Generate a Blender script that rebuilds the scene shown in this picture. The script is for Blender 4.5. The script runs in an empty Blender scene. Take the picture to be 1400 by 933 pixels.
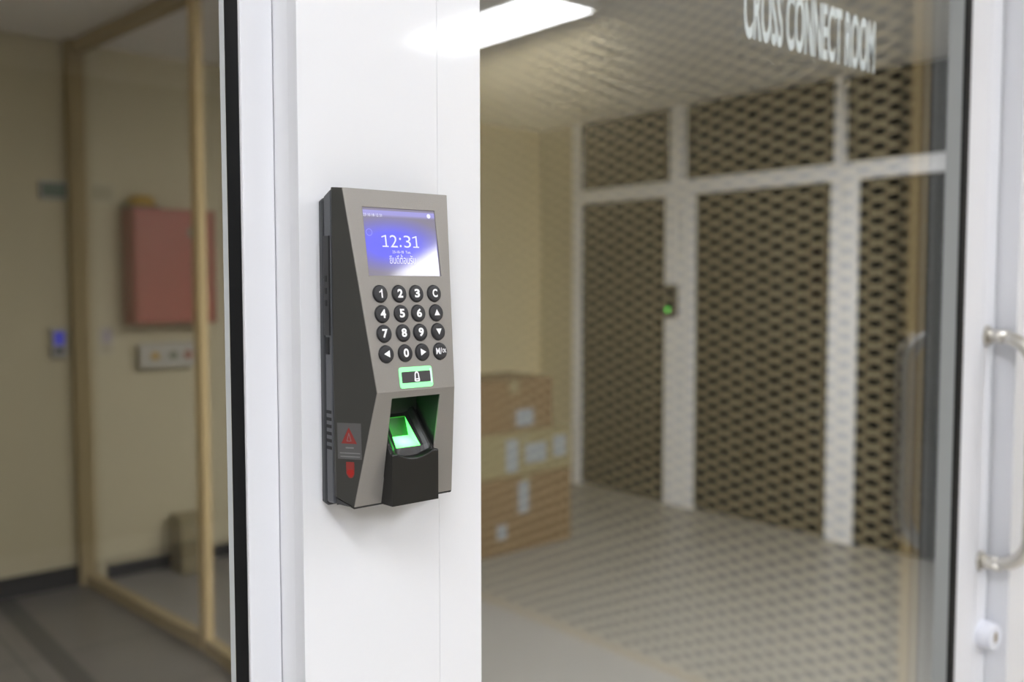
import bpy, bmesh, math, random
from mathutils import Vector, Matrix
random.seed(7)
S = bpy.context.scene
COL = S.collection
PI = math.pi

# ------------------------------------------------------------------ materials
def lin(c):
    return tuple(((x/255)/12.92 if x/255 <= .04045 else ((x/255+.055)/1.055)**2.4) for x in c)

def pmat(name, rgb, rough=.5, metal=0., spec=.5, bump=0., bscale=300., var=0., vscale=40., coat=0., coat_rough=.1):
    m = bpy.data.materials.new(name); m.use_nodes = True
    nt = m.node_tree; b = nt.nodes['Principled BSDF']
    c = lin(rgb)
    b.inputs['Base Color'].default_value = (*c, 1)
    b.inputs['Roughness'].default_value = rough
    b.inputs['Metallic'].default_value = metal
    b.inputs['Specular IOR Level'].default_value = spec
    b.inputs['Coat Weight'].default_value = coat
    b.inputs['Coat Roughness'].default_value = coat_rough
    tc = nt.nodes.new('ShaderNodeTexCoord')
    nz = nt.nodes.new('ShaderNodeTexNoise'); nz.inputs['Scale'].default_value = vscale
    nz.inputs['Detail'].default_value = 4
    nt.links.new(tc.outputs['Object'], nz.inputs['Vector'])
    mx = nt.nodes.new('ShaderNodeMix'); mx.data_type = 'RGBA'
    v = max(var, .01)
    mx.inputs[6].default_value = (*[x*(1-v) for x in c], 1)
    mx.inputs[7].default_value = (*[min(1, x*(1+v)) for x in c], 1)
    nt.links.new(nz.outputs['Fac'], mx.inputs[0])
    nt.links.new(mx.outputs[2], b.inputs['Base Color'])
    if bump:
        n2 = nt.nodes.new('ShaderNodeTexNoise'); n2.inputs['Scale'].default_value = bscale
        nt.links.new(tc.outputs['Object'], n2.inputs['Vector'])
        bp = nt.nodes.new('ShaderNodeBump'); bp.inputs['Strength'].default_value = bump
        bp.inputs['Distance'].default_value = .0004
        nt.links.new(n2.outputs['Fac'], bp.inputs['Height'])
        nt.links.new(bp.outputs['Normal'], b.inputs['Normal'])
    return m

def emat(name, rgb, strength, base=(20, 20, 20)):
    m = pmat(name, base, .3)
    b = m.node_tree.nodes['Principled BSDF']
    b.inputs['Emission Color'].default_value = (*lin(rgb), 1)
    b.inputs['Emission Strength'].default_value = strength
    return m

def glass_mat(name, tint=(1, 1, 1), ior=1.5, rough=0.0):
    """pane glass: clear transmission plus Fresnel reflection on each face"""
    m = bpy.data.materials.new(name); m.use_nodes = True
    nt = m.node_tree; nt.nodes.clear(); N = nt.nodes.new; L = nt.links.new
    out = N('ShaderNodeOutputMaterial'); mix = N('ShaderNodeMixShader')
    tr = N('ShaderNodeBsdfTransparent'); tr.inputs[0].default_value = (*tint, 1)
    gl = N('ShaderNodeBsdfGlossy'); gl.inputs['Roughness'].default_value = rough
    gl.inputs['Color'].default_value = (1, 1, 1, 1)
    fr = N('ShaderNodeFresnel'); ge = N('ShaderNodeNewGeometry')
    mr = N('ShaderNodeMapRange')
    mr.inputs['To Min'].default_value = ior; mr.inputs['To Max'].default_value = 1/ior
    L(ge.outputs['Backfacing'], mr.inputs['Value']); L(mr.outputs[0], fr.inputs['IOR'])
    L(fr.outputs[0], mix.inputs[0]); L(tr.outputs[0], mix.inputs[1]); L(gl.outputs[0], mix.inputs[2])
    L(mix.outputs[0], out.inputs[0])
    return m

M = {}
M['white'] = pmat('white_powder_coat', (232, 233, 236), .45, spec=.5, var=.012, vscale=3, coat=.9, coat_rough=.07)
M['white_frame'] = pmat('white_aluminium', (226, 227, 231), .4, var=.012, vscale=3)
M['rubber'] = pmat('black_rubber', (12, 13, 15), .6, spec=.3)
M['alu'] = pmat('grey_aluminium_bead', (120, 124, 125), .45, metal=.3)
M['alu_light'] = pmat('pale_grey_bead', (172, 175, 174), .5)
M['steel'] = pmat('brushed_steel', (216, 213, 206), .34, metal=1., bump=.05, bscale=900)
M['fascia'] = pmat('grey_metallic_paint', (142, 138, 133), .42, metal=.35, bump=.25, bscale=2600, var=.05, vscale=1400)
M['shell'] = pmat('dark_plastic', (55, 55, 52), .45, spec=.45, bump=.25, bscale=3000)
M['housing'] = pmat('slate_plastic', (92, 94, 98), .45, spec=.4, bump=.2, bscale=3000)
M['plate'] = pmat('dark_backplate', (58, 60, 63), .5)
M['black'] = pmat('black_plastic', (24, 24, 26), .4)
M['groove'] = pmat('groove_black', (10, 10, 12), .6)
M['cradle'] = pmat('charcoal_plastic', (32, 32, 31), .35, spec=.5, bump=.15, bscale=3000)
M['bay'] = pmat('bay_plastic', (46, 50, 46), .4, spec=.5)
M['key'] = pmat('key_rubber', (37, 37, 40), .42, spec=.45)
M['print'] = pmat('white_print', (245, 245, 247), .5)
M['bellplate'] = pmat('bell_plate', (62, 60, 62), .4)
M['led_ring'] = emat('led_ring_green', (60, 255, 110), .9, (170, 220, 180))
M['ring_pale'] = emat('ring_end_glow', (190, 225, 225), .35, (200, 215, 215))  # pale unlit end of the ring, with a faint glow put in
M['sticker'] = pmat('sticker_grey', (84, 84, 84), .35)
M['stk_red'] = pmat('sticker_red', (134, 48, 44), .45)
M['stk_red2'] = pmat('sticker_bright_red', (158, 26, 18), .45)
M['stk_txt'] = pmat('sticker_text', (122, 122, 122), .5)
M['letter'] = pmat('white_vinyl', (206, 214, 214), .6)
M['lockwhite'] = pmat('white_lock', (226, 228, 236), .35)
M['brass'] = pmat('brass', (150, 130, 80), .35, metal=.9)
M['glass_door'] = glass_mat('clear_glass_door', (.95, .96, .95), 1.8)
M['glass_win'] = glass_mat('clear_glass_window', (.94, .93, .91), 1.35)
M['glass_in'] = glass_mat('clear_glass_inner', (.95, .95, .95), 1.45)
M['beige_wall'] = pmat('beige_wall', (205, 195, 162), .7, var=.03, vscale=2)
M['beige_metal'] = pmat('beige_painted_steel', (216, 192, 142), .8, var=.03, vscale=5)
M['mesh'] = pmat('beige_expanded_metal', (226, 210, 168), .45, var=.03, vscale=5)
M['beige_lit'] = pmat('lit_beige_wall', (238, 222, 178), .7, var=.03, vscale=2)  # beige wall again, extra light put into a brighter colour
M['white_frame_lit'] = pmat('lit_partition_frame', (247, 246, 246), .45, var=.01, vscale=3)  # white frame again, whitened in place of more light on the posts
M['beige_shaded'] = pmat('shaded_beige_steel', (172, 154, 112), .8, var=.03, vscale=5)  # beige steel again, its shade put into a darker colour
M['corr_wall'] = pmat('corridor_wall', (214, 210, 200), .7, var=.02, vscale=2)
M['back_wall'] = pmat('dark_back_wall', (58, 56, 52), .7)
M['corr_floor'] = pmat('corridor_floor', (200, 196, 190), .35, var=.04, vscale=2)
M['ceil'] = pmat('ceiling_white', (244, 242, 238), .8, var=.02, vscale=2)
M['dark'] = pmat('unlit_room_shade', (22, 22, 20), .8)  # dark colour stands in for the unlit rooms behind mesh and partition
M['glass_darkened'] = glass_mat('glass_with_room_dark', (.3, .3, .29), 1.4)  # tint puts the darkness of the room behind into the panes
M['base_black'] = pmat('black_skirting', (14, 14, 15), .5)
M['floor_light'] = pmat('floor_light_vinyl', (136, 132, 125), .4, var=.04, vscale=1.5)
M['cardboard'] = pmat('cardboard', (122, 96, 64), .8, var=.06, vscale=8)
M['cardboard2'] = pmat('pale_cardboard', (140, 128, 92), .8, var=.06, vscale=8)
M['tape'] = pmat('parcel_tape', (140, 130, 98), .4)
M['paper'] = pmat('paper_label', (150, 155, 160), .7)
M['red'] = pmat('red_enamel', (168, 84, 66), .45, var=.06, vscale=3)
M['redd'] = pmat('red_enamel_edge', (150, 66, 48), .5)
M['yellow'] = pmat('amber_plastic', (190, 150, 40), .4)
M['greypl'] = pmat('pale_grey_plastic', (188, 184, 172), .5)
M['sgreen'] = pmat('sign_green', (112, 124, 102), .5)
M['led_green'] = emat('led_green', (60, 215, 60), 3.)
M['screen_blue'] = emat('small_blue_screen', (76, 76, 200), .5)
M['fixture'] = pmat('fixture_white', (230, 230, 228), .5)
M['floor_seam'] = pmat('panel_seam', (188, 189, 192), .6)

def floor_tiles():
    """grey tiles with a darker strip running away from the glass"""
    m = pmat('floor_grey_tile', (112, 108, 102), .32, var=.1, vscale=1.6)
    nt = m.node_tree; b = nt.nodes['Principled BSDF']
    src = b.inputs['Base Color'].links[0].from_socket
    tc = nt.nodes.new('ShaderNodeTexCoord')
    br = nt.nodes.new('ShaderNodeTexBrick')
    br.offset = 0; br.inputs['Scale'].default_value = 1.0
    br.inputs['Brick Width'].default_value = .6; br.inputs['Row Height'].default_value = .6
    br.inputs['Mortar Size'].default_value = .006
    br.inputs['Color1'].default_value = (1, 1, 1, 1); br.inputs['Color2'].default_value = (.93, .93, .93, 1)
    br.inputs['Mortar'].default_value = (.45, .45, .45, 1)
    nt.links.new(tc.outputs['Object'], br.inputs['Vector'])
    mx = nt.nodes.new('ShaderNodeMix'); mx.data_type = 'RGBA'; mx.blend_type = 'MULTIPLY'
    mx.inputs[0].default_value = 1
    nt.links.new(src, mx.inputs[6]); nt.links.new(br.outputs['Color'], mx.inputs[7])
    nt.links.new(mx.outputs[2], b.inputs['Base Color'])
    return m
M['floor_tile'] = floor_tiles()
M['tile_dark'] = pmat('floor_dark_tile', (62, 61, 56), .35, var=.08, vscale=3)

def screen_mat():
    """the lit display: blue glow over a violet-grey ground, a pale header line"""
    m = bpy.data.materials.new('lcd_display'); m.use_nodes = True
    nt = m.node_tree; N = nt.nodes.new; L = nt.links.new
    b = nt.nodes['Principled BSDF']
    b.inputs['Base Color'].default_value = (.02, .02, .03, 1)
    b.inputs['Roughness'].default_value = .06
    b.inputs['IOR'].default_value = 1.55
    uv = N('ShaderNodeTexCoord'); sp = N('ShaderNodeSeparateXYZ'); L(uv.outputs['UV'], sp.inputs[0])
    def math_(op, a, bb):
        n = N('ShaderNodeMath'); n.operation = op
        for i, x in enumerate((a, bb)):
            if hasattr(x, 'is_linked'): L(x, n.inputs[i])
            else: n.inputs[i].default_value = x
        return n.outputs[0]
    x, y = sp.outputs[0], sp.outputs[1]
    dx = math_('MULTIPLY', math_('SUBTRACT', x, .36), 1.25)
    dy = math_('MULTIPLY', math_('SUBTRACT', y, .47), 2.35)
    d = math_('SQRT', math_('ADD', math_('MULTIPLY', dx, dx), math_('MULTIPLY', dy, dy)), 0)
    rp = N('ShaderNodeValToRGB'); L(d, rp.inputs[0])
    e = rp.color_ramp.elements
    e[0].position = 0; e[0].color = (*lin((112, 114, 255)), 1)
    e[1].position = 1; e[1].color = (*lin((140, 134, 150)), 1)
    k = rp.color_ramp.elements.new(.42); k.color = (*lin((116, 116, 250)), 1)
    k = rp.color_ramp.elements.new(.72); k.color = (*lin((130, 126, 196)), 1)
    r2 = N('ShaderNodeValToRGB'); L(y, r2.inputs[0])
    e = r2.color_ramp.elements
    e[0].position = .80; e[0].color = (0, 0, 0, 1)
    e[1].position = .90; e[1].color = (.75, .75, .75, 1)
    k = r2.color_ramp.elements.new(.86); k.color = (.02, .02, .02, 1)
    k = r2.color_ramp.elements.new(.955); k.color = (.8, .8, .8, 1)
    k = r2.color_ramp.elements.new(.965); k.color = (0.05, 0.05, 0.05, 1)
    mx = N('ShaderNodeMix'); mx.data_type = 'RGBA'
    L(r2.outputs[0], mx.inputs[0]); L(rp.outputs[0], mx.inputs[6])
    mx.inputs[7].default_value = (*lin((172, 168, 240)), 1)
    L(mx.outputs[2], b.inputs['Emission Color']); b.inputs['Emission Strength'].default_value = 1.0
    return m
M['lcd'] = screen_mat()
M['lcd_text'] = emat('lcd_white', (235, 235, 255), 1.0)
M['lcd_faint'] = emat('lcd_pale_blue', (140, 140, 250), 1.0)

def green_glow_mat(name, centre, rad, s0, s1):
    """green glow: brightest at its centre, falling off away from it"""
    m = emat(name, (88, 255, 108), 1., (120, 200, 120))
    nt = m.node_tree; N = nt.nodes.new; L = nt.links.new; b = nt.nodes['Principled BSDF']
    tc = N('ShaderNodeTexCoord')
    vm = N('ShaderNodeVectorMath'); vm.operation = 'DISTANCE'; vm.inputs[1].default_value = centre
    L(tc.outputs['Object'], vm.inputs[0])
    mr = N('ShaderNodeMapRange'); mr.inputs['From Max'].default_value = rad
    mr.inputs['To Min'].default_value = s0; mr.inputs['To Max'].default_value = s1
    L(vm.outputs['Value'], mr.inputs['Value']); L(mr.outputs[0], b.inputs['Emission Strength'])
    return m

# ------------------------------------------------------------------ mesh helpers
def link(name, me, mat, parent=None):
    o = bpy.data.objects.new(name, me); COL.objects.link(o)
    if mat is not None: me.materials.append(mat)
    if parent is not None: o.parent = parent
    return o

def mk(name, verts, faces, mat, parent=None, smooth=False, recalc=True):
    me = bpy.data.meshes.new(name)
    me.from_pydata([tuple(v) for v in verts], [], faces)
    if recalc:
        bm = bmesh.new(); bm.from_mesh(me)
        bmesh.ops.recalc_face_normals(bm, faces=bm.faces); bm.to_mesh(me); bm.free()
    me.update()
    if smooth:
        for p in me.polygons: p.use_smooth = True
    return link(name, me, mat, parent)

class MB:
    def __init__(self): self.v = []; self.f = []
    def box(self, x0, x1, y0, y1, z0, z1):
        b = len(self.v)
        self.v += [(x0,y0,z0),(x1,y0,z0),(x1,y1,z0),(x0,y1,z0),(x0,y0,z1),(x1,y0,z1),(x1,y1,z1),(x0,y1,z1)]
        self.f += [tuple(b+i for i in q) for q in ((0,3,2,1),(4,5,6,7),(0,1,5,4),(1,2,6,5),(2,3,7,6),(3,0,4,7))]
        return self
    def prism(self, ring0, ring1):
        """two matching rings of points -> closed solid"""
        n = len(ring0); b = len(self.v)
        self.v += list(ring0) + list(ring1)
        self.f += [tuple(b+i for i in range(n)), tuple(b+n+i for i in reversed(range(n)))]
        self.f += [(b+i, b+(i+1) % n, b+n+(i+1) % n, b+n+i) for i in range(n)]
        return self
    def ring_band(self, loops):
        """successive closed loops joined by quads, capped at both ends"""
        n = len(loops[0]); b = len(self.v)
        for l in loops: self.v += list(l)
        for k in range(len(loops)-1):
            for i in range(n):
                j = (i+1) % n
                self.f.append((b+k*n+i, b+k*n+j, b+(k+1)*n+j, b+(k+1)*n+i))
        self.f.append(tuple(b+i for i in range(n)))
        self.f.append(tuple(b+(len(loops)-1)*n+i for i in reversed(range(n))))
        return self
    def tube(self, pts, r, n=20):
        P = [Vector(p) for p in pts]; loops = []; up = None
        for i, p in enumerate(P):
            t = (P[min(i+1, len(P)-1)] - P[max(i-1, 0)]).normalized()
            if up is None:
                up = t.orthogonal().normalized()
            up = (up - t*up.dot(t)).normalized(); s = t.cross(up)
            loops.append([p + (up*math.cos(a)+s*math.sin(a))*r for a in (2*PI*k/n for k in range(n))])
        return self.ring_band([[tuple(q) for q in l] for l in loops])
    def build(self, name, mat, parent=None, bevel=0., seg=2, smooth=False):
        o = mk(name, self.v, self.f, mat, parent, smooth)
        if bevel:
            md = o.modifiers.new('bevel', 'BEVEL'); md.width = bevel; md.segments = seg
            md.limit_method = 'ANGLE'; md.angle_limit = math.radians(40)
        return o

def box(name, x0, x1, y0, y1, z0, z1, mat, parent=None, bevel=0., seg=2):
    return MB().box(x0, x1, y0, y1, z0, z1).build(name, mat, parent, bevel, seg)

def empty(name, loc=(0, 0, 0)):
    o = bpy.data.objects.new(name, None); COL.objects.link(o); o.location = loc
    o.empty_display_size = .05
    return o

def thing(name, label, cat, loc=(0, 0, 0), group=None):
    o = empty(name, loc); o['label'] = label; o['category'] = cat
    if group: o['group'] = group
    return o

def struct(o):
    o['kind'] = 'structure'; return o

def text_mesh(s, bold=0., depth=.02):
    cu = bpy.data.curves.new('txt', 'FONT'); cu.body = s; cu.size = 1.
    cu.offset = bold; cu.extrude = depth; cu.resolution_u = 4
    ob = bpy.data.objects.new('txt', cu); COL.objects.link(ob)
    bpy.context.view_layer.update()
    dg = bpy.context.evaluated_depsgraph_get()
    me = bpy.data.meshes.new_from_object(ob.evaluated_get(dg))
    bpy.data.objects.remove(ob); bpy.data.curves.remove(cu)
    return me

def text(name, s, frame, rect, mat, parent, bold=0., h0=.0, h1=.00015, keep=False):
    """writing fitted into rect (u0,v0,u1,v1) of a surface frame(u,v,h)"""
    me = text_mesh(s, bold)
    xs = [v.co.x for v in me.vertices]; ys = [v.co.y for v in me.vertices]
    x0, x1, y0, y1 = min(xs), max(xs), min(ys), max(ys)
    u0, v0, u1, v1 = rect
    su = (u1-u0)/(x1-x0); sv = (v1-v0)/(y1-y0)
    if keep:
        su = sv; c = (u0+u1)/2; u0 = c-(x1-x0)*su/2
    for v in me.vertices:
        v.co = frame(u0+(v.co.x-x0)*su, v0+(v.co.y-y0)*sv, h1 if v.co.z > 0 else h0)
    return link(name, me, mat, parent)

def slab(name, poly, frame, h0, h1, mat, parent, bevel=0.):
    """polygon in the (u,v) of a frame, given thickness"""
    return MB().prism([frame(u, v, h0) for u, v in poly], [frame(u, v, h1) for u, v in poly]).build(name, mat, parent, bevel)

def rrect(u0, v0, u1, v1, r, n=5):
    out = []
    for cx, cy, a0 in ((u1-r, v1-r, 0), (u0+r, v1-r, 90), (u0+r, v0+r, 180), (u1-r, v0+r, 270)):
        for k in range(n+1):
            a = math.radians(a0+90*k/n); out.append((cx+r*math.cos(a), cy+r*math.sin(a)))
    return out

def frame_ring(name, outer, inner, frame, h0, h1, mat, parent):
    n = len(outer)
    v = [frame(*p, h0) for p in outer]+[frame(*p, h0) for p in inner]+[frame(*p, h1) for p in outer]+[frame(*p, h1) for p in inner]
    f = []
    for i in range(n):
        j = (i+1) % n
        f += [(2*n+i, 2*n+j, 3*n+j, 3*n+i), (i, n+i, n+j, j), (i, j, 2*n+j, 2*n+i), (n+i, 3*n+i, 3*n+j, n+j)]
    return mk(name, v, f, mat, parent)

# ------------------------------------------------------------------ camera (measured from the photograph)
F_PX, YAW, PITCH, ROLL = 1286.15, .7098505, .0598124, -.000657
CAM = Vector((-.31373, -.49203, 1.52))
DZ = 1.52-.03626                       # height of the middle of the reader
fw = Vector((math.sin(YAW)*math.cos(PITCH), math.cos(YAW)*math.cos(PITCH), -math.sin(PITCH)))
rt = Vector((math.cos(YAW), -math.sin(YAW), 0)); up = rt.cross(fw)
r2 = rt*math.cos(ROLL)+up*math.sin(ROLL); u2 = -rt*math.sin(ROLL)+up*math.cos(ROLL)
cd = bpy.data.cameras.new('camera'); cam = bpy.data.objects.new('camera', cd); COL.objects.link(cam)
mw = Matrix((r2, u2, -fw)).transposed().to_4x4(); mw.translation = CAM
cam.matrix_world = mw
cd.sensor_fit = 'HORIZONTAL'; cd.sensor_width = 36; cd.lens = F_PX/1400*36
cd.clip_start = .01; cd.clip_end = 50
cd.dof.use_dof = True; cd.dof.focus_distance = .565; cd.dof.aperture_fstop = 5.6
S.camera = cam

# ------------------------------------------------------------------ the setting: corridor side
H = 2.72
XM = 2.495                             # face of the wire-mesh wall
struct(box('floor', -3, 4.4, -5.2, .04, -.1, 0, M['corr_floor']))
struct(box('ceiling', -3, 4.4, -5.2, .04, H, H+.1, M['ceil']))
struct(box('wall_back', -3, 4.4, -5.3, -5.2, 0, H, M['back_wall']))
struct(box('wall_left', -3.1, -3, -5.3, 5.3, 0, H, M['corr_wall']))
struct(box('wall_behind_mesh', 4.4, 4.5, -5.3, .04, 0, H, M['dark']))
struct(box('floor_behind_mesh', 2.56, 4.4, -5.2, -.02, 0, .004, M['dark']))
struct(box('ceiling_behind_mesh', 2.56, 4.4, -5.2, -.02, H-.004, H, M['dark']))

# white panelled pillar carrying the reader: two panels with a fine upright seam
wf = struct(empty('wall_front'))
XL, XS, XR = -.0523, .0462, .0815
prof = [(XL, 0), (XS-.0001, 0), (XS-.0001, .05), (-.0545, .05), (-.0545, .024), (XL, .011)]
MB().prism([(x, y, 0) for x, y in prof], [(x, y, H) for x, y in prof]).build('panel', M['white'], wf, .0003)
MB().box(XS+.0001, XR, .0001, .06, 0, H).build('panel', M['white'], wf, .0003)
MB().box(XS-.002, XS+.002, .0015, .05, 0, H).build('panel_seam', M['floor_seam'], wf)
MB().box(-.0545, XR, .05, .09, 0, H).build('core', M['white_frame'], wf)
MB().box(1.03, XM+.06, .0, .09, 0, H).build('panel', M['white'], wf)
MB().box(XR, 1.03, .0, .09, 2.22, H).build('panel', M['white'], wf)
MB().box(-3, -1.3, .02, .09, 0, H).build('panel', M['white'], wf)
MB().box(-1.3, -.0545, .02, .09, 2.5, H).build('panel', M['white'], wf)

# window left of the pillar
w1 = struct(empty('window_1'))
fx0, fx1 = -.0752, -.0549
MB().box(fx0, fx1, .024, .0455, 0, 2.5).build('frame_stile', M['white_frame'], w1, .001)
MB().box(-1.3, -1.26, .024, .07, 0, 2.5).build('frame_stile', M['white_frame'], w1, .001)
MB().box(-1.26, fx0, .024, .07, 2.44, 2.5).build('frame_rail', M['white_frame'], w1, .001)
MB().box(-1.26, fx0, .024, .07, 0, .06).build('frame_rail', M['white_frame'], w1, .001)
g0 = ((fx0-.0001, .0265), (fx0-.0035, .0368), (fx0-.0001, .0368))
MB().prism([(x, y, .06) for x, y in g0], [(x, y, 2.44) for x, y in g0]).build('gasket', M['rubber'], w1)
g1 = ((fx0-.0036, .0369), (fx0-.0062, .0379), (fx0-.0036, .0379))
MB().prism([(x, y, .06) for x, y in g1], [(x, y, 2.44) for x, y in g1]).build('glazing_bead', M['alu_light'], w1)
MB().box(-1.26, fx0-.0001, .0380, .0440, .06, 2.44).build('glass_pane', M['glass_win'], w1)

# glass door right of the pillar
d1 = struct(empty('door_1'))
sx0, sx1 = .873, .963
MB().box(XR+.004, .098, .027, .0565, .01, 2.2).build('stile', M['white_frame'], d1, .001)
MB().box(sx0, sx1, .027, .0565, .01, 2.2).build('stile', M['white_frame'], d1, .0015)
MB().box(sx0+.052, sx0+.0535, .0264, .03, .01, 2.2).build('stile_ridge', M['white_frame'], d1)
MB().box(.098, sx0, .027, .0565, 2.1, 2.2).build('rail', M['white_frame'], d1, .001)
MB().box(.098, sx0, .027, .0565, .01, .13).build('rail', M['white_frame'], d1, .001)
MB().box(sx0-.0155, sx0-.0001, .0275, .0305, .13, 2.1).build('gasket', M['rubber'], d1)
g2 = ((sx0-.0001, .0306), (sx0-.0155, .0306), (sx0-.0163, .0484), (sx0-.0001, .0484))
MB().prism([(x, y, .13) for x, y in g2], [(x, y, 2.1) for x, y in g2]).build('glazing_bead', M['alu_light'], d1)
MB().box(.098, sx0-.0001, .0485, .0545, .13, 2.1).build('glass_pane', M['glass_door'], d1)
door_face = lambda u, v, h: Vector((u, .0485-h, v))
text('lettering', 'CROSS CONNECT ROOM', door_face, (.438, 1.752, .679, 1.810), M['letter'], d1, bold=.02, h0=.0001, h1=.0004)
# pull handle
hx, hz0, hz1, hp, hr = .938, 1.160, 1.4535, .032, .0085
path = [(hx, .028, hz1)]
R = .042
path += [(hx, .0, hz1), (hx, -hp+R, hz1)]
path += [(hx, -hp+R-R*math.sin(a), hz1-R+R*math.cos(a)) for a in (PI/2*k/8 for k in range(1, 9))]
path += [(hx, -hp, hz1-R-(hz1-hz0-2*R)*k/6) for k in range(1, 6)]
path += [(hx, -hp+R-R*math.cos(a), hz0+R-R*math.sin(a)) for a in (PI/2*k/8 for k in range(0, 9))]
path += [(hx, 0, hz0), (hx, .028, hz0)]
ph = MB().tube(path, hr, 24).build('pull_handle', M['steel'], d1, smooth=True)
for z in (hz0, hz1):
    MB().tube([(hx, .0272, z), (hx, .0245, z)], .0135, 28).build('rose', M['steel'], ph)
# thumb lock
lk = MB().ring_band([[(.972-.024+r*math.cos(a), y, 1.060+r*math.sin(a)) for a in (2*PI*k/28 for k in range(28))]
                     for y, r in ((.0272, .0185), (.018, .0185), (.0165, .0175), (.010, .0172), (.0085, .016))]).build('lock', M['lockwhite'], d1)
MB().ring_band([[(.972-.024+.0045*math.cos(a), y, 1.060+.0075*math.sin(a)) for a in (2*PI*k/16 for k in range(16))]
                for y in (.0088, .0080)]).build('keyway', M['brass'], lk)
# jamb on the latch side
t1 = struct(MB().prism([(x, y, 0) for x, y in ((.9635, .0), (1.03, .0), (1.03, .09), (.966, .09), (.9655, .03))],
                       [(x, y, 2.22) for x, y in ((.9635, .0), (1.03, .0), (1.03, .09), (.966, .09), (.9655, .03))]).build('trim_1', M['white_frame'], None, .001))

# wire-mesh wall on the right of the corridor, seen mirrored in the door glass
wr = struct(empty('wall_right'))
def expanded_metal(x, y0, y1, z0, z1, lw, sw):
    v, f = [], []
    a, b = lw/2, sw/2
    ni = int((y1-y0)/a); nj = int((z1-z0)/b)
    ih, iv = .74, .63
    for i in range(ni+1):
        for j in range(nj+1):
            if (i+j) % 2: continue
            cy, cz = y1-i*a, z0+j*b
            k = len(v)
            for dy, dz in ((a, 0), (0, b), (-a, 0), (0, -b)):
                v.append((x, cy+dy, cz+dz))
            # opening: a flat-ended rhombus; the strands twist out of the sheet
            inner = []
            for dy, dz in ((a*ih, 0), (a*.07, b*iv), (-a*.07, b*iv), (-a*ih, 0), (-a*.07, -b*iv), (a*.07, -b*iv)):
                tw = .005*(1 if dz > 0 else -1 if dz < 0 else 0)
                v.append((x+tw, cy+dy, cz+dz))
            f += [(k, k+1, k+5, k+4), (k+1, k+6, k+5), (k+1, k+2, k+7, k+6), (k+2, k+3, k+8, k+7), (k+3, k+9, k+8), (k+3, k, k+4, k+9)]
    o = mk('expanded_mesh', v, f, M['mesh'], wr, recalc=False)
    sd = o.modifiers.new('thick', 'SOLIDIFY'); sd.thickness = .007; sd.offset = 0
expanded_metal(XM, -5.1, -.86, .03, H-.03, .1045, .0463)
MB().box(XM-.006, XM+.05, -.812, -.678, 0, H).build('post', M['beige_metal'], wr, .003)
MB().box(XM-.009, XM-.006, -.775, -.770, 0, H).build('post_rib', M['beige_metal'], wr)
MB().box(XM-.01, XM+.02, -5.2, -.812, 0, .03).build('bottom_rail', M['beige_metal'], wr)
MB().box(XM-.01, XM+.02, -5.2, -.812, H-.03, H).build('top_rail', M['beige_metal'], wr)
MB().box(XM, XM+.06, -.678, .0, 0, H).build('panel', M['beige_wall'], wr)

# ------------------------------------------------------------------ ceiling lights
def fixture(x0, x1, y0, y1, z, strength, label, group, rgb=(238, 240, 246), bodyh=None):
    t = thing('ceiling_light', label, 'ceiling light', ((x0+x1)/2, (y0+y1)/2, z), group)
    hx_, hy_ = (x1-x0)/2, (y1-y0)/2
    MB().box(-hx_-.02, hx_+.02, -hy_-.02, hy_+.02, .0, (H-z) if bodyh is None else bodyh).build('housing', M['fixture'], t, .004)
    m = emat('tube_light', rgb, strength, (240, 240, 240))
    MB().prism([(u, v, -.003) for u, v in rrect(-hx_, -hy_, hx_, hy_, .01)], [(u, v, .0005) for u, v in rrect(-hx_, -hy_, hx_, hy_, .01)]).build('diffuser', m, t)
LC, LR = 39, 60
fixture(2.09, 2.395, -3.03, -2.07, 2.6, 25, 'bright white strip light on the corridor ceiling, mirrored in the door glass', None)
for xx in (-1.9, .05):
    fixture(xx-.15, xx+.15, -3.2, -2.05, 2.6, LC, 'added unseen strip light on the corridor ceiling behind the camera', 'added corridor strip lights behind the camera')  # unseen fixtures added to light the white panel
fixture(1.05, 1.35, -1.9, -.8, 2.6, LC*.42, 'added unseen strip light on the corridor ceiling in front of the glass door', None)  # added out of view to brighten the stile, mesh and panel
fixture(-.9, -.6, -1.5, -.6, 2.6, LC*.7, 'added unseen strip light on the corridor ceiling over the pillar', None)  # added out of view to light the panel from the front

# ------------------------------------------------------------------ the setting: room behind the glass
XP = 4.73
struct(box('floor_room', 1.19, 6.3, .04, 5.3, -.1, 0, M['floor_light']))
struct(box('floor_hall', -3, 1.19, .04, 5.3, -.1, 0, M['floor_tile']))
struct(box('trim_2', .683, .772, .3, 4.5, 0, .0015, M['tile_dark']))
struct(box('ceiling_room', -3, 6.3, .09, 5.3, H, H+.1, M['ceil']))
struct(box('wall_far', -3, 2.7, 4.51, 4.61, 0, H, M['beige_wall']))
struct(box('wall_far_right', 2.7, 6.3, 5.02, 5.12, 0, H, M['beige_lit']))
struct(box('wall_return', 2.6, 2.7, 4.61, 5.12, 0, H, M['beige_wall']))
struct(box('baseboard_far', -3, 1.17, 4.495, 4.51, 0, .10, M['base_black']))
struct(box('baseboard_far_right', 1.22, 2.7, 4.498, 4.51, 0, .07, M['base_black']))
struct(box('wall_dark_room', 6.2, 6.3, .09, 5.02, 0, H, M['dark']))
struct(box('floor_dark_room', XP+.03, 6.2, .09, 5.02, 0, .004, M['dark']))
struct(box('ceiling_dark_room', XP+.03, 6.2, .09, 5.02, H-.004, H, M['dark']))

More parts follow.
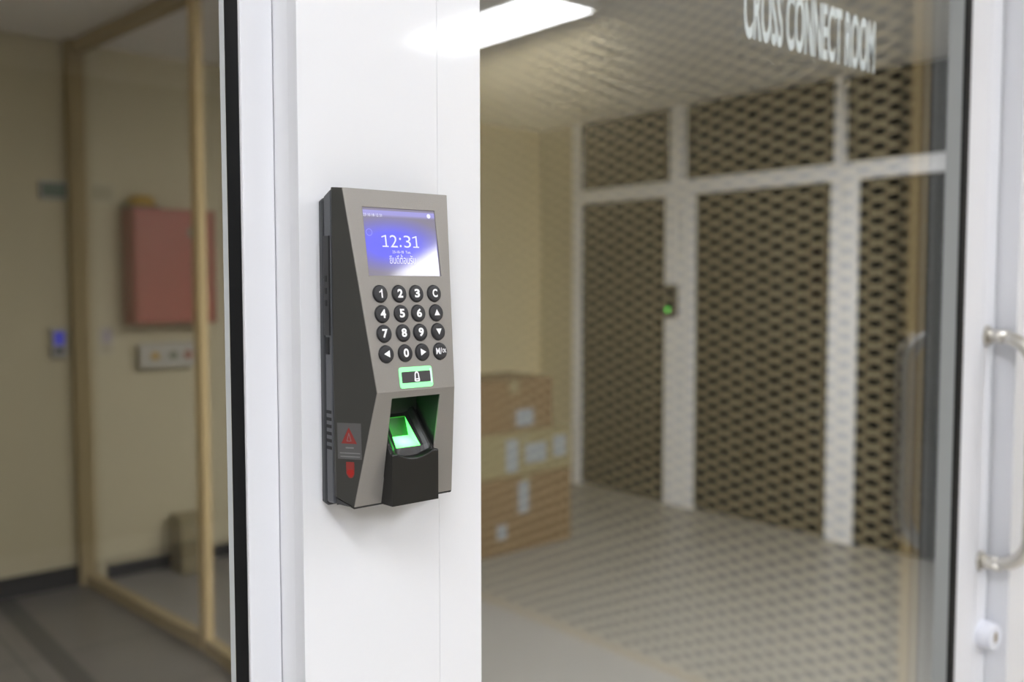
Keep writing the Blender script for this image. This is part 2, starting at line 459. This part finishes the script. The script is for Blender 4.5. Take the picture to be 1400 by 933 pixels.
# white-framed glass partition with doors
w2 = struct(empty('window_2'))
def post(y0, y1, z0, z1, name='post'):
    MB().box(XP-.03, XP+.03, y0, y1, z0, z1).build(name, M['white_frame_lit'], w2, .004)
post(4.56, 4.645, 0, H)
MB().box(XP-.01, XP+.03, 4.645, 5.02, 0, H).build('side_panel', M['beige_wall'], w2)
post(3.62, 3.735, 0, 2.12); post(3.49, 3.612, 0, 2.12)
post(3.595, 3.70, 2.22, H)
post(2.415, 2.49, 0, 2.12); post(2.32, 2.407, 0, 2.12)
post(2.42, 2.475, 2.22, H)
post(1.15, 1.24, 0, H)
MB().box(XP-.025, XP+.03, .09, 4.56, 2.15, 2.19).build('transom', M['white_frame_lit'], w2)
MB().box(XP-.035, XP+.03, .09, 4.56, 2.12, 2.15).build('transom', M['white_frame_lit'], w2, .003)
MB().box(XP-.035, XP+.03, .09, 4.56, 2.19, 2.22).build('transom', M['white_frame_lit'], w2, .003)
for a, b in ((.09, 1.15), (1.24, 2.32), (2.49, 3.49), (3.735, 4.56)):
    MB().box(XP-.004, XP+.004, a, b, .02, 2.12).build('glass_pane', M['glass_darkened'], w2)
    MB().box(XP-.004, XP+.004, a, b, 2.22, H).build('glass_pane', M['glass_darkened'], w2)

# beige-framed partition running away from the left window
w3 = struct(empty('window_3'))
bx0, bx1 = 1.165, 1.215
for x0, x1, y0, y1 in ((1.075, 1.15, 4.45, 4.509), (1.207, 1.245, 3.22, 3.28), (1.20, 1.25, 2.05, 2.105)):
    MB().box(x0, x1, y0, y1, 0, H).build('post', M['beige_shaded' if y0 > 4 else 'beige_metal'], w3, .003)
def w3bar(name, a, b, z0, z1, y0, y1, x0, x1, mat):
    q = [(x0+a, y0), (x0+b, y0), (x1+b, y1), (x1+a, y1)]
    MB().prism([(x, y, z0) for x, y in q], [(x, y, z1) for x, y in q]).build(name, mat, w3)
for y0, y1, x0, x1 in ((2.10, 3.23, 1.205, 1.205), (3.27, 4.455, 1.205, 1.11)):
    w3bar('bottom_rail', -.004, .044, 0, .055, y0, y1, x0, x1, M['beige_shaded'])
    w3bar('top_rail', -.004, .044, H-.06, H, y0, y1, x0, x1, M['beige_shaded'])
    w3bar('glass_pane', .017, .023, .055, H-.06, y0, y1, x0, x1, M['glass_in'])

for i, (x, y) in enumerate(((3.1, .7), (2.1, .7))):
    fixture(x-.15, x+.15, y-.6, y+.6, H-.06, LR, 'added unseen strip light on the ceiling of the room behind the glass', 'added room strip lights')  # added where they stay hidden, to light this room
fixture(-.9, -.6, .6, 1.6, H-.06, LR*.31, 'added unseen strip light on the ceiling of the hall behind the left window', None)  # added out of view to brighten the hall

# things in the rooms, out of focus
YW = 4.51
def wallbox(name, label, cat, x0, x1, z0, z1, d, mat, bevel=.006):
    t = thing(name, label, cat, ((x0+x1)/2, YW, z0))
    w, h = (x1-x0)/2, z1-z0
    MB().box(-w, w, -d, 0, 0, h).build('body', mat, t, bevel)
    return t, w, h
t, w, h = wallbox('fire_cabinet', 'red metal cabinet on the beige far wall behind the left window', 'cabinet', 1.335, 1.76, 1.32, 1.91, .16, M['red'])
dr = MB().box(-w+.012, w-.012, -.172, -.161, .012, h-.012).build('door', M['red'], t, .003)
MB().box(w-.075, w-.045, -.18, -.172, h*.42, h*.58).build('latch', M['black'], dr, .002)
MB().ring_band([[(w-.12+.028*math.cos(a), y, h*.80+.028*math.sin(a)) for a in (2*PI*k/20 for k in range(20))] for y in (-.172, -.176)]).build('round_badge', M['sgreen'], dr)
MB().box(w-.012, w, -.172, -.161, 0, h).build('hinge_strip', M['redd'], t)
t = thing('beacon_lamp', 'small amber beacon standing on top of the red wall cabinet', 'beacon', (1.41, YW-.08, 1.91))
MB().box(-.075, .075, -.07, .07, 0, .012).build('base', M['black'], t, .002)
MB().ring_band([[(r*math.cos(a), r*math.sin(a), z) for a in (2*PI*k/24 for k in range(24))] for z, r in ((.012, .07), (.045, .068), (.062, .05), (.07, .02))]).build('dome', M['yellow'], t, smooth=True)
t, w, h = wallbox('control_panel', 'pale grey control box with buttons below the red wall cabinet', 'control box', 1.39, 1.69, 1.085, 1.215, .07, M['greypl'])
for x, m in ((-.075, 'yellow'), (.02, 'sgreen'), (.10, 'redd')):
    MB().ring_band([[(x+.02*math.cos(a), y, h/2+.02*math.sin(a)) for a in (2*PI*k/18 for k in range(18))] for y in (-.07, -.082)]).build('button', M[m], t)
t, w, h = wallbox('wall_sign', 'small green sign high on the far wall left of the beige frame', 'sign', .945, 1.075, 1.94, 2.03, .02, M['greypl'], .002)
MB().box(-w+.012, w-.012, -.023, -.0201, .012, h-.012).build('face', M['sgreen'], t)
t, w, h = wallbox('door_reader', 'small grey wall reader with a blue screen left of the beige frame', 'reader', .975, 1.047, 1.16, 1.31, .035, M['greypl'], .004)
MB().box(-w+.012, w-.012, -.037, -.0351, h*.42, h-.02).build('blue_screen', M['screen_blue'], t)
MB().box(-w+.015, w-.015, -.038, -.0351, .02, h*.34).build('keypad', M['housing'], t)

def carton(name, label, x0, x1, y0, y1, z0, z1, mat, marks):
    t = thing(name, label, 'box', ((x0+x1)/2, (y0+y1)/2, z0), 'cartons stacked behind the door glass' if z1 > .5 or x0 > 2 else None)
    w, d, h = (x1-x0)/2, (y1-y0)/2, z1-z0
    b = MB().box(-w, w, -d, d, 0, h).build('body', mat, t, .004)
    MB().box(-w-.001, w+.001, -.025, .025, h, h+.001).build('tape', M['tape'], t)
    MB().box(-.03, .03, -d-.001, -d, h*.75, h).build('tape', M['tape'], t)
    for (a, c, e, g) in marks:
        MB().box(-w+2*w*a, -w+2*w*c, -d-.0025, -d-.0001, h*e, h*g).build('paper_label', M['paper'], t)
    return t
carton('cardboard_box', 'large brown carton at the bottom of the stack on the floor', 2.86, 3.58, 3.50, 3.95, 0, .43, M['cardboard'], [(.42, .53, .5, .92), (.2, .3, .2, .4)])
carton('cardboard_box', 'pale carton with white labels in the middle of the stack', 2.87, 3.60, 3.52, 3.94, .4315, .68, M['cardboard2'], [(.30, .42, .1, .85), (.5, .72, .25, .7), (.80, .94, .3, .8)])
carton('cardboard_box', 'brown carton on top of the stack behind the glass', 2.86, 3.46, 3.53, 3.93, .6815, .98, M['cardboard'], [(.52, .74, .1, .42)])
t = carton('floor_box', 'small tan box on the floor under the red wall cabinet', 1.53, 1.69, 4.30, 4.46, 0, .30, M['cardboard2'], [])
if 'group' in t: del t['group']
# access reader on the white post
t = thing('access_reader', 'dark access reader with a green light on the white door post', 'reader', (XP-.03, 3.665, 1.30))
MB().box(-.03, -.0001, -.05, .065, .0, .22).build('body', M['black'], t, .005)
MB().ring_band([[(x, .015+.011*math.cos(a), .05+.011*math.sin(a)) for a in (2*PI*k/16 for k in range(16))] for x in (-.0301, -.034)]).build('green_light', M['led_green'], t)

# ------------------------------------------------------------------ the fingerprint reader
dev = thing('fingerprint_reader', 'grey and black fingerprint access terminal with keypad on the white pillar', 'fingerprint reader', (0, -.0002, DZ-.094))
OFF = Vector((0, 0, .094))            # part geometry is laid out about the middle of the reader
mm = .001
def P3(x, y, z): return Vector((x*mm, y*mm, z*mm))+OFF
A = P3(0, -41.9, -24.9); T = P3(0, -22.2, 91.5); B = P3(0, -28.5, -91.5)
upv = (T-A).normalized(); dnv = (A-B).normalized(); XV = Vector((1, 0, 0))
nU = XV.cross(upv); nL = XV.cross(dnv)
LU, LL = (T-A).length, (A-B).length
U = lambda u, v, h=0: A+XV*u+upv*v+nU*h          # upper facet
Lw = lambda u, v, h=0: A+XV*u+dnv*v+nL*h         # lower facet
Um = lambda u, v, h=0: U(u*mm, v*mm, h*mm)
Lm = lambda u, v, h=0: Lw(u*mm, v*mm, h*mm)

# back plate, rear housing
def zx_ring(y, x, z0, z1, c):
    return [P3(-x, y, z0+c), P3(-x+c, y, z0), P3(x-c, y, z0), P3(x, y, z0+c), P3(x, y, z1-c), P3(x-c, y, z1), P3(-x+c, y, z1), P3(-x, y, z1-c)]
MB().ring_band([zx_ring(0, 39.6, -93.6, 86.5, 2), zx_ring(-3.8, 40, -93.9, 87, 2), zx_ring(-4.8, 39.6, -93.6, 86.6, 2)]).build('back_plate', M['plate'], dev, .0004)
MB().ring_band([zx_ring(-4.8, 38.4, -90.5, 86, 2), zx_ring(-16.2, 38.4, -88, 89, 2)]).build('core', M['groove'], dev)
hs = MB().ring_band([zx_ring(-6.6, 40, -91.8, 88.4, 1.5), zx_ring(-13.4, 40, -91.2, 91.2, 1.2)]).build('rear_housing', M['housing'], dev, .0004)
# side port cover and vents on the left flank
MB().box(*[v*mm for v in (-41.0, -39.9, -13.2, -6.9)], 94*mm+7*mm, 94*mm+64.5*mm).build('port_cover', M['black'], hs, .0004)
MB().box(*[v*mm for v in (-40.8, -39.9, -11.5, -8.2)], 94*mm-4*mm, 94*mm+6*mm).build('cover_latch', M['groove'], hs, .0003)
for z in (38, 31, 24):
    MB().box(*[v*mm for v in (-41.25, -40.95, -10.8, -8.8)], (94+z)*mm, (94+z+3.5)*mm).build('cover_mark', M['groove'], hs)
for k in range(6):
    z = -38.5-4.2*k
    MB().box(*[v*mm for v in (-40.25, -39.8, -12.6, -7.4)], (94+z)*mm, (94+z+1.9)*mm).build('vent_slot', M['groove'], hs)

# dark shell: cheeks, top and bottom (open in front, where the fascia sits)
ft = 1.1
def fr(x, which, inset):              # a fascia corner, pushed in by inset along its facet
    if which == 't': return Um(x, LU/mm, -inset)
    if which == 'b': return Lm(x, -LL/mm, -inset)
    return P3(x, -41.9+inset, -24.9)
ws = {'t': 36.85, 'm': 27.3, 'b': 34.8}
sv = []; sf = []
for s in (-1, 1):
    sv += [P3(s*40, -15.6, 91.8), P3(s*40, -15.8, -24.9), P3(s*40, -17.6, -86.6), fr(s*ws['t'], 't', ft*.6), fr(s*ws['m'], 'm', ft*.6), fr(s*ws['b'], 'b', ft*.6),
           P3(s*39.4, -14.0, 91.6), P3(s*39.4, -14.0, -86.6)]
for s in (0, 8):
    sf += [(s, s+1, s+4, s+3), (s+1, s+2, s+5, s+4), (s+6, s, s+1), (s+6, s+1, s+7), (s+7, s+1, s+2)]
sf += [(0, 3, 11, 8), (6, 0, 8, 14), (2, 5, 13, 10), (7, 2, 10, 15)]
sh = mk('side_shell', sv, sf, M['shell'], dev)
# dark lip under the fascia, running along the bottom
MB().prism([P3(-40, -16.2, -86.9), P3(-34.8, -28.2, -91.7), P3(34.8, -28.2, -91.7), P3(40, -16.2, -86.9), P3(38, -14, -91.4), P3(-38, -14, -91.4)],
           [P3(-39.6, -15.8, -87.9), P3(-34.6, -27.6, -92.6), P3(34.6, -27.6, -92.6), P3(39.6, -15.8, -87.9), P3(37.8, -14, -92), P3(-37.8, -14, -92)]).build('bottom_lip', M['black'], dev)

# grey fascia: upper facet with the display window, lower facet with the finger bay
def fascia():
    v = []; f = []
    su0, su1, sv0, sv1 = -24.8, 26.1, 67.4, 107.4
    lu0, lu1, lv0, lv1 = -16.9, 16.9, -52., -4.0
    LUm, LLm = LU/mm, LL/mm
    def wl(vv):   # half width of lower facet at v
        return 27.3+(34.8-27.3)*(-vv/LLm)
    def wu(vv):
        return 27.3+(36.85-27.3)*(vv/LUm)
    pts = {}
    def add(key, p): pts[key] = len(v); v.append(p)
    for lay, h in (('o', 0), ('i', -ft)):
        add('TL'+lay, Um(-wu(LUm), LUm, h)); add('TR'+lay, Um(wu(LUm), LUm, h))
        add('S0'+lay, Um(su0, sv1, h)); add('S1'+lay, Um(su1, sv1, h)); add('S2'+lay, Um(su1, sv0, h)); add('S3'+lay, Um(su0, sv0, h))
        add('ML'+lay, P3(-27.3, -41.9-h*.98, -24.9)); add('MR'+lay, P3(27.3, -41.9-h*.98, -24.9))
        add('B0'+lay, Lm(lu0, lv1, h)); add('B1'+lay, Lm(lu1, lv1, h)); add('B2'+lay, Lm(lu1, lv0, h)); add('B3'+lay, Lm(lu0, lv0, h))
        add('LL'+lay, Lm(-wl(-LLm), -LLm, h)); add('LR'+lay, Lm(wl(-LLm), -LLm, h))
    Q = [('TL', 'S0', 'S1', 'TR'), ('TR', 'S1', 'S2', 'MR'), ('MR', 'S2', 'S3', 'ML'), ('ML', 'S3', 'S0', 'TL'),
         ('ML', 'B0', 'B1', 'MR'), ('MR', 'B1', 'B2', 'LR'), ('LR', 'B2', 'B3', 'LL'), ('LL', 'B3', 'B0', 'ML')]
    for q in Q:
        f.append(tuple(pts[k+'o'] for k in q)); f.append(tuple(pts[k+'i'] for k in reversed(q)))
    for loop in (('TL', 'TR', 'MR', 'LR', 'LL', 'ML'), ('S0', 'S1', 'S2', 'S3'), ('B0', 'B1', 'B2', 'B3')):
        n = len(loop)
        for i in range(n):
            a, b = loop[i], loop[(i+1) % n]
            f.append((pts[a+'o'], pts[b+'o'], pts[b+'i'], pts[a+'i']))
    return mk('fascia', v, f, M['fascia'], dev)
fa = fascia()
md = fa.modifiers.new('bevel', 'BEVEL'); md.width = .00035; md.segments = 2; md.limit_method = 'ANGLE'; md.angle_limit = math.radians(50)

# display
su0, su1, sv0, sv1 = -24.8, 26.1, 67.4, 107.4
me = bpy.data.meshes.new('screen')
q = [(su0-.4, sv0-.4), (su1+.4, sv0-.4), (su1+.4, sv1+.4), (su0-.4, sv1+.4)]
vv = [Um(*p, -.9) for p in q]+[Um(*p, -2.2) for p in q]
me.from_pydata([tuple(x) for x in vv], [], [(0, 1, 2, 3), (7, 6, 5, 4), (0, 4, 5, 1), (1, 5, 6, 2), (2, 6, 7, 3), (3, 7, 4, 0)])
uvl = me.uv_layers.new(name='UVMap'); uvs = [(0, 0), (1, 0), (1, 1), (0, 1)]
for p in me.polygons:
    for li in p.loop_indices: uvl.data[li].uv = uvs[me.loops[li].vertex_index % 4]
scr = link('screen', me, M['lcd'], dev)
sf_ = lambda u, v, h=0: Um(u, v, -.9+h)
TX = dict(h0=-.02, h1=.03)
one = [(.42, 0), (.42, .1), (.26, .1), (.26, 1.), (.17, 1.), (-.22, .88), (-.22, .78), (.12, .87), (.12, .1), (-.2, .1), (-.2, 0)]
for u0, u1, ch in ((-13.4, -9.0, '1'), (-7.7, -2.6, '2'), (-1.2, .1, ':'), (2.0, 6.9, '3'), (8.2, 12.5, '1')):
    if ch == '1':
        slab('clock_digit', [(u0+(x+.22)/.64*(u1-u0), 84.5+y*7.1) for x, y in one], sf_, 0, .03, M['lcd_text'], scr)
    else:
        v0, v1 = (84.6, 90.3) if ch == ':' else (84.4, 91.7)
        text('clock_digit', ch, sf_, (u0, v0, u1, v1), M['lcd_text'], scr, bold=-.004, **TX)
text('date_text', '23-10-18  Tue.', sf_, (-6.8, 80.9, 6.2, 82.5), M['lcd_text'], scr, bold=.0, **TX)
text('greeting_text', 'ยินดีต้อนรับ', sf_, (-9.2, 74.6, 9.0, 80.2), M['lcd_text'], scr, bold=.0, **TX)
text('status_text', '23 10 18 12 31', sf_, (-24.2, 102.3, -11.6, 104.0), M['lcd_text'], scr, **TX)
circ = lambda cu, cv, r, n=20: [(cu+r*math.cos(2*PI*k/n), cv+r*math.sin(2*PI*k/n)) for k in range(n)]
frame_ring('dial_ring', circ(-21.4, 92.9, 2.2), circ(-21.4, 92.9, 1.75), sf_, 0, .03, M['lcd_faint'], scr)
slab('status_dot', circ(21.9, 104.2, 1.4), sf_, 0, .03, M['lcd_text'], scr)

# keypad
cols = (-19.0, -5.95, 6.1, 19.0); rows = (56.7, 45.0, 33.6, 21.8)
legend = [['1', '2', '3', 'C'], ['4', '5', '6', 'up'], ['7', '8', '9', 'down'], ['left', '0', 'right', 'M/OK']]
words = {'up': 'an up arrow', 'down': 'a down arrow', 'left': 'a left arrow', 'right': 'a right arrow'}
tri = {'up': [(-2.0, -1.7), (2.0, -1.7), (0, 2.0)], 'down': [(-2.0, 1.7), (0, -2.0), (2.0, 1.7)],
       'left': [(1.8, -2.1), (1.8, 2.1), (-2.1, 0)], 'right': [(-1.8, 2.1), (-1.8, -2.1), (2.1, 0)]}
for r in range(4):
    for c in range(4):
        cu, cv = cols[c], rows[r]
        n = 36
        prof_ = ((5.15, -.3), (5.15, .0), (4.95, .1), (4.85, 1.0), (4.45, 1.4), (3.6, 1.5))
        k = MB().ring_band([[Um(cu+.97*rr*math.cos(a), cv+1.02*rr*math.sin(a), hh) for a in (2*PI*i/n for i in range(n))] for rr, hh in prof_]).build('key', M['key'], dev)
        lg = legend[r][c]
        k['label'] = 'round black key marked with '+words.get(lg, lg)
        if lg in tri:
            slab('key_legend', [(cu+x, cv+y) for x, y in tri[lg]], Um, 1.5, 1.58, M['print'], k)
        elif lg == 'M/OK':
            text('key_legend', 'M/', Um, (cu-3.6, cv-1.9, cu+.6, cv+2.0), M['print'], k, bold=.012, h0=1.5, h1=1.58)
            text('key_legend', 'OK', Um, (cu+.9, cv-1.1, cu+3.8, cv+1.3), M['print'], k, bold=.012, h0=1.5, h1=1.58)
        else:
            wd = 1.8
            if lg == '1':
                slab('key_legend', [(cu+x, cv+y) for x, y in ((.1, -2.5), (1.0, -2.5), (1.0, 2.6), (.3, 2.6), (-.3, 1.7), (-1.2, 1.2), (-1.2, .4), (.1, 1.0))], Um, 1.5, 1.58, M['print'], k)
            else: text('key_legend', lg, Um, (cu-wd, cv-2.5, cu+wd, cv+2.6), M['print'], k, bold=.035, h0=1.5, h1=1.58)

# bell button with a green light ring
bb = slab('bell_button', rrect(-10.0, 4.4, 10.0, 10.9, .6), Um, -.2, .55, M['bellplate'], dev)
bb['label'] = 'dark bell button inside a glowing green ring'
frame_ring('light_ring', rrect(-11.6, 1.4, 11.6, 13.6, 1.5), rrect(-9.8, 4.5, 9.7, 10.8, .5), Um, -.1, .3, M['led_ring'], bb)
slab('ring_end', rrect(9.9, 3.6, 11.3, 12.2, .4), Um, .25, .36, M['ring_pale'], bb)
def bell(cu, cv):
    lo = [(-2.1, -2.5), (-1.75, -.4), (-1.6, 1.4), (-1.05, 2.6), (0, 3.05), (1.05, 2.6), (1.6, 1.4), (1.75, -.4), (2.1, -2.5)]
    hi = [(-.95, -1.2), (-.85, -.2), (-.8, 1.1), (-.5, 1.8), (0, 2.05), (.5, 1.8), (.8, 1.1), (.85, -.2), (.95, -1.2)]
    return [(cu+x*.95, cv+y) for x, y in lo], [(cu+x*.95, cv+y) for x, y in hi]
bo, bi = bell(.4, 7.9)
frame_ring('bell_icon', bo, bi, Um, .55, .63, M['print'], bb)
slab('bell_icon', [(-1.6, 5.5), (-.9, 4.75), (1.7, 4.75), (2.4, 5.5)], Um, .55, .63, M['print'], bb)
slab('bell_clapper', [(-.4, 5.55), (1.2, 5.55), (1.2, 6.0), (-.4, 6.0)], Um, .6, .66, M['bellplate'], bb)

# finger bay: dark walls behind the opening
yb = -17.2
o4 = [Lm(-17.2, -4.0, -.6), Lm(17.3, -4.0, -.6), Lm(17.3, -40, -.6), Lm(-17.2, -40, -.6)]
i4 = [P3(-16.6, yb, -30), P3(16.6, yb, -30), P3(16.6, yb, -70), P3(-16.6, yb, -70)]
o4b = [p+Vector((dx, 0, dz)) for p, dx, dz in zip(o4, (-.001, .001, .001, -.001), (.001, .001, -.001, -.001))]
i4b = [p+Vector((dx, .001, dz)) for p, dx, dz in zip(i4, (-.001, .001, .001, -.001), (.001, .001, -.001, -.001))]
vv = o4+i4+o4b+i4b; ff = [(4, 5, 6, 7), (15, 14, 13, 12)]
for i in range(4):
    j = (i+1) % 4
    ff += [(i, 4+i, 4+j, j), (8+i, 8+j, 12+j, 12+i), (i, j, 8+j, 8+i)]
mk('finger_bay', vv, ff, M['bay'], dev)

# cradle: sloping finger rest with a lit well
PH = math.radians(50)
S0 = (-37.0, -65.0)
def slope(x, s, h=0):                  # point on the slope, h above it
    return P3(x, S0[0]+s*math.cos(PH)-h*math.sin(PH), S0[1]+s*math.sin(PH)+h*math.cos(PH))
def well_w(s): return 8.6-1.9*(max(7, min(28, s))-7)/21
def ztop(x): return -61.8-(3.4*(1-(x/12.5)**2) if abs(x) < 12.5 else 0)
fx = [-16.4, -15.6, -13.6, -12.4, -10.4, 'w', -5, -2, 2, 5, 'W', 10.4, 12.4, 13.6, 15.6, 16.4]
ss = [2.5, 4.5, 7.0, 12, 17, 22, 28.0, 30.5, 33]
rows_ = []
def xs_at(s):
    w = well_w(s); out = []
    for x in fx:
        if x == 'w': out.append(-w)
        elif x == 'W': out.append(w)
        elif abs(x) < 8: out.append(x*w/8.6)
        else: out.append(x*(1.0-.06*max(0, s-7)/21))
    return out
def rail_h(i, s):
    x = fx[i]
    if x in ('w', 'W') or abs(x) < 9: return 0.
    return {10.4: .5, 12.4: 2.0, 13.6: 2.5, 15.6: 1.9, 16.4: .6}[abs(x)]
bot = [(x if not isinstance(x, str) else (-8.6 if x == 'w' else 8.6)) for x in fx]
rows_.append([P3(x, -27.5, -91.9) for x in bot])
rows_.append([P3(x, -39.8, -91.9) for x in bot])
rows_.append([P3(x, -39.9, ztop(x)-.6) for x in bot])
rows_.append([P3(x*.995, -39.5, ztop(x)) for x in bot])
for s in ss:
    xs = xs_at(s); row = []
    for i, x in enumerate(xs):
        p = slope(x, s, rail_h(i, s))
        if s < 5 and abs(x) < 12.5:
            p.z = min(p.z, OFF.z+(ztop(x)+.2+(s-2.5)*.2)*mm)
        row.append(p)
    rows_.append(row)
rows_.append([Vector((p.x, OFF.y+(yb+.3)*mm, p.z)) for p in rows_[-1]])
nC = len(fx); cv_ = [p for r in rows_ for p in r]; cf = []
i_w, i_W = fx.index('w'), fx.index('W')
r0 = 4+ss.index(7.0); r1 = 4+ss.index(28.0)
for r in range(len(rows_)-1):
    for c in range(nC-1):
        if r0 <= r < r1 and i_w <= c < i_W: continue
        cf.append((r*nC+c, r*nC+c+1, (r+1)*nC+c+1, (r+1)*nC+c))
# flanks of the cradle, down to the face of the reader
nR = len(rows_)
for c in (0, nC-1):
    base = len(cv_)
    sx = 17.0 if c else -17.0
    for r in range(nR):
        p = rows_[r][c]
        cv_.append(Vector((sx*mm if r >= 4 else (sx*.992)*mm, OFF.y+(-27.5 if r < 4 else yb+.2)*mm, p.z)))
    for r in range(nR-1):
        cf.append((r*nC+c, (r+1)*nC+c, base+r+1, base+r))
cr = mk('finger_cradle', cv_, cf, M['cradle'], dev)
cr['label'] = 'black sloping finger rest standing out below the bay'
# the well: dark green back, lit floor, flanks with a glow put in
s0, s1 = 7.0, 28.0
w0, w1 = well_w(s0), well_w(s1)
f0 = [slope(-w0, s0), slope(w0, s0)]; t0 = [slope(-w1, s1), slope(w1, s1)]
zc = -54.6
c0 = [P3(-w1-.4, -22.0, zc), P3(w1+.4, -22.0, zc)]
led_c = tuple((f0[0]+f0[1]+c0[0]+c0[1])/4)
def sheet(name, pts, mat, parent, off):
    return MB().prism([p for p in pts], [p+off for p in pts]).build(name, mat, parent)
sw = sheet('sensor_floor', [f0[0], f0[1], c0[1], c0[0]], green_glow_mat('sensor_glow_floor', led_c, .012, 7.0, 1.2), cr, Vector((0, 0, -.0006)))
sw['label'] = 'glowing green scanner window'
sheet('sensor_back', [t0[0], t0[1], c0[1], c0[0]], pmat('sensor_back_green', (22, 90, 22), .35), cr, Vector((0, .0006, 0)))
sheet('sensor_flank', [f0[1], t0[1], c0[1]], green_glow_mat('sensor_glow_flank', tuple(f0[1]), .024, 5., 1.), cr, Vector((.0006, 0, 0)))  # glow put in for the light the floor throws on this side
sheet('sensor_flank', [f0[0], t0[0], c0[0]], green_glow_mat('flank_added_glow', tuple(f0[0]), .024, 16., 4.), cr, Vector((-.0006, 0, 0)))  # hidden side, made to glow so the bay wall turns green
MB().tube([tuple(slope(-w1, s1, .15)), tuple(slope(w1, s1, .15))], .00022, 8).build('sensor_edge', emat('sensor_edge_glow', (60, 200, 40), .6), cr)

# warning sticker on the left cheek
ca = P3(-40, -15.8, -24.9); cb = P3(-40, -17.6, -86.6); cc = fr(-27.3, 'm', ft*.6)
ez = (ca-cb).normalized(); ex = (cc-ca); ex = (ex-ez*ex.dot(ez)).normalized(); en = ex.cross(ez)
if en.x > 0: en = -en
def cheek(d, z, h=0):                  # d across the cheek from its rear edge, z height about the middle
    return ca+ex*(d*mm)+ez*((z+24.9)*mm)+en*(h*mm)
st = slab('warning_sticker', [(1.6, -64.0), (17.6, -64.0), (17.6, -43.2), (1.6, -43.2)], cheek, .0, .12, M['sticker'], sh)
slab('warning_triangle', [(4.2, -55.0), (14.6, -55.0), (9.4, -45.6)], cheek, .1, .18, M['stk_red'], st)
frame_ring('triangle_mark', [(7.8, -53.6), (11.0, -53.6), (9.4, -48.6)], [(8.2, -53.35), (10.6, -53.35), (9.4, -49.6)], cheek, .17, .22, M['stk_txt'], st)
for d0, d1, z0, z1 in ((7.0, 12.4, -57.8, -57.0), (3.0, 16.6, -60.8, -60.2), (3.4, 16.4, -62.8, -62.2)):
    slab('sticker_line', [(d0, z0), (d1, z0), (d1, z1), (d0, z1)], cheek, .1, .16, M['stk_txt'], st)
sl = slab('seal_label', [(7.0, -72.5), (8.6, -74.6), (10.0, -75.0), (11.6, -74.2), (12.4, -72.4), (12.4, -65.6), (7.0, -65.6)], cheek, .0, .12, M['stk_red'], sh)
slab('seal_mark', [(7.4, -71.8), (8.6, -69.8), (11.8, -70.2), (12.0, -72.5), (10.2, -74.4)], cheek, .1, .18, M['stk_red2'], sl)

# ------------------------------------------------------------------ light and view
w = bpy.data.worlds.new('world'); S.world = w; w.use_nodes = True
w.node_tree.nodes['Background'].inputs[0].default_value = (.02, .02, .02, 1)
S.cycles.use_denoising = True
S.cycles.max_bounces = 10; S.cycles.transparent_max_bounces = 16
S.cycles.caustics_reflective = False; S.cycles.caustics_refractive = False
vs = S.view_settings
vs.view_transform = 'Standard'; vs.look = 'None'; vs.exposure = 0.; vs.gamma = 1.; vs.use_curve_mapping = False
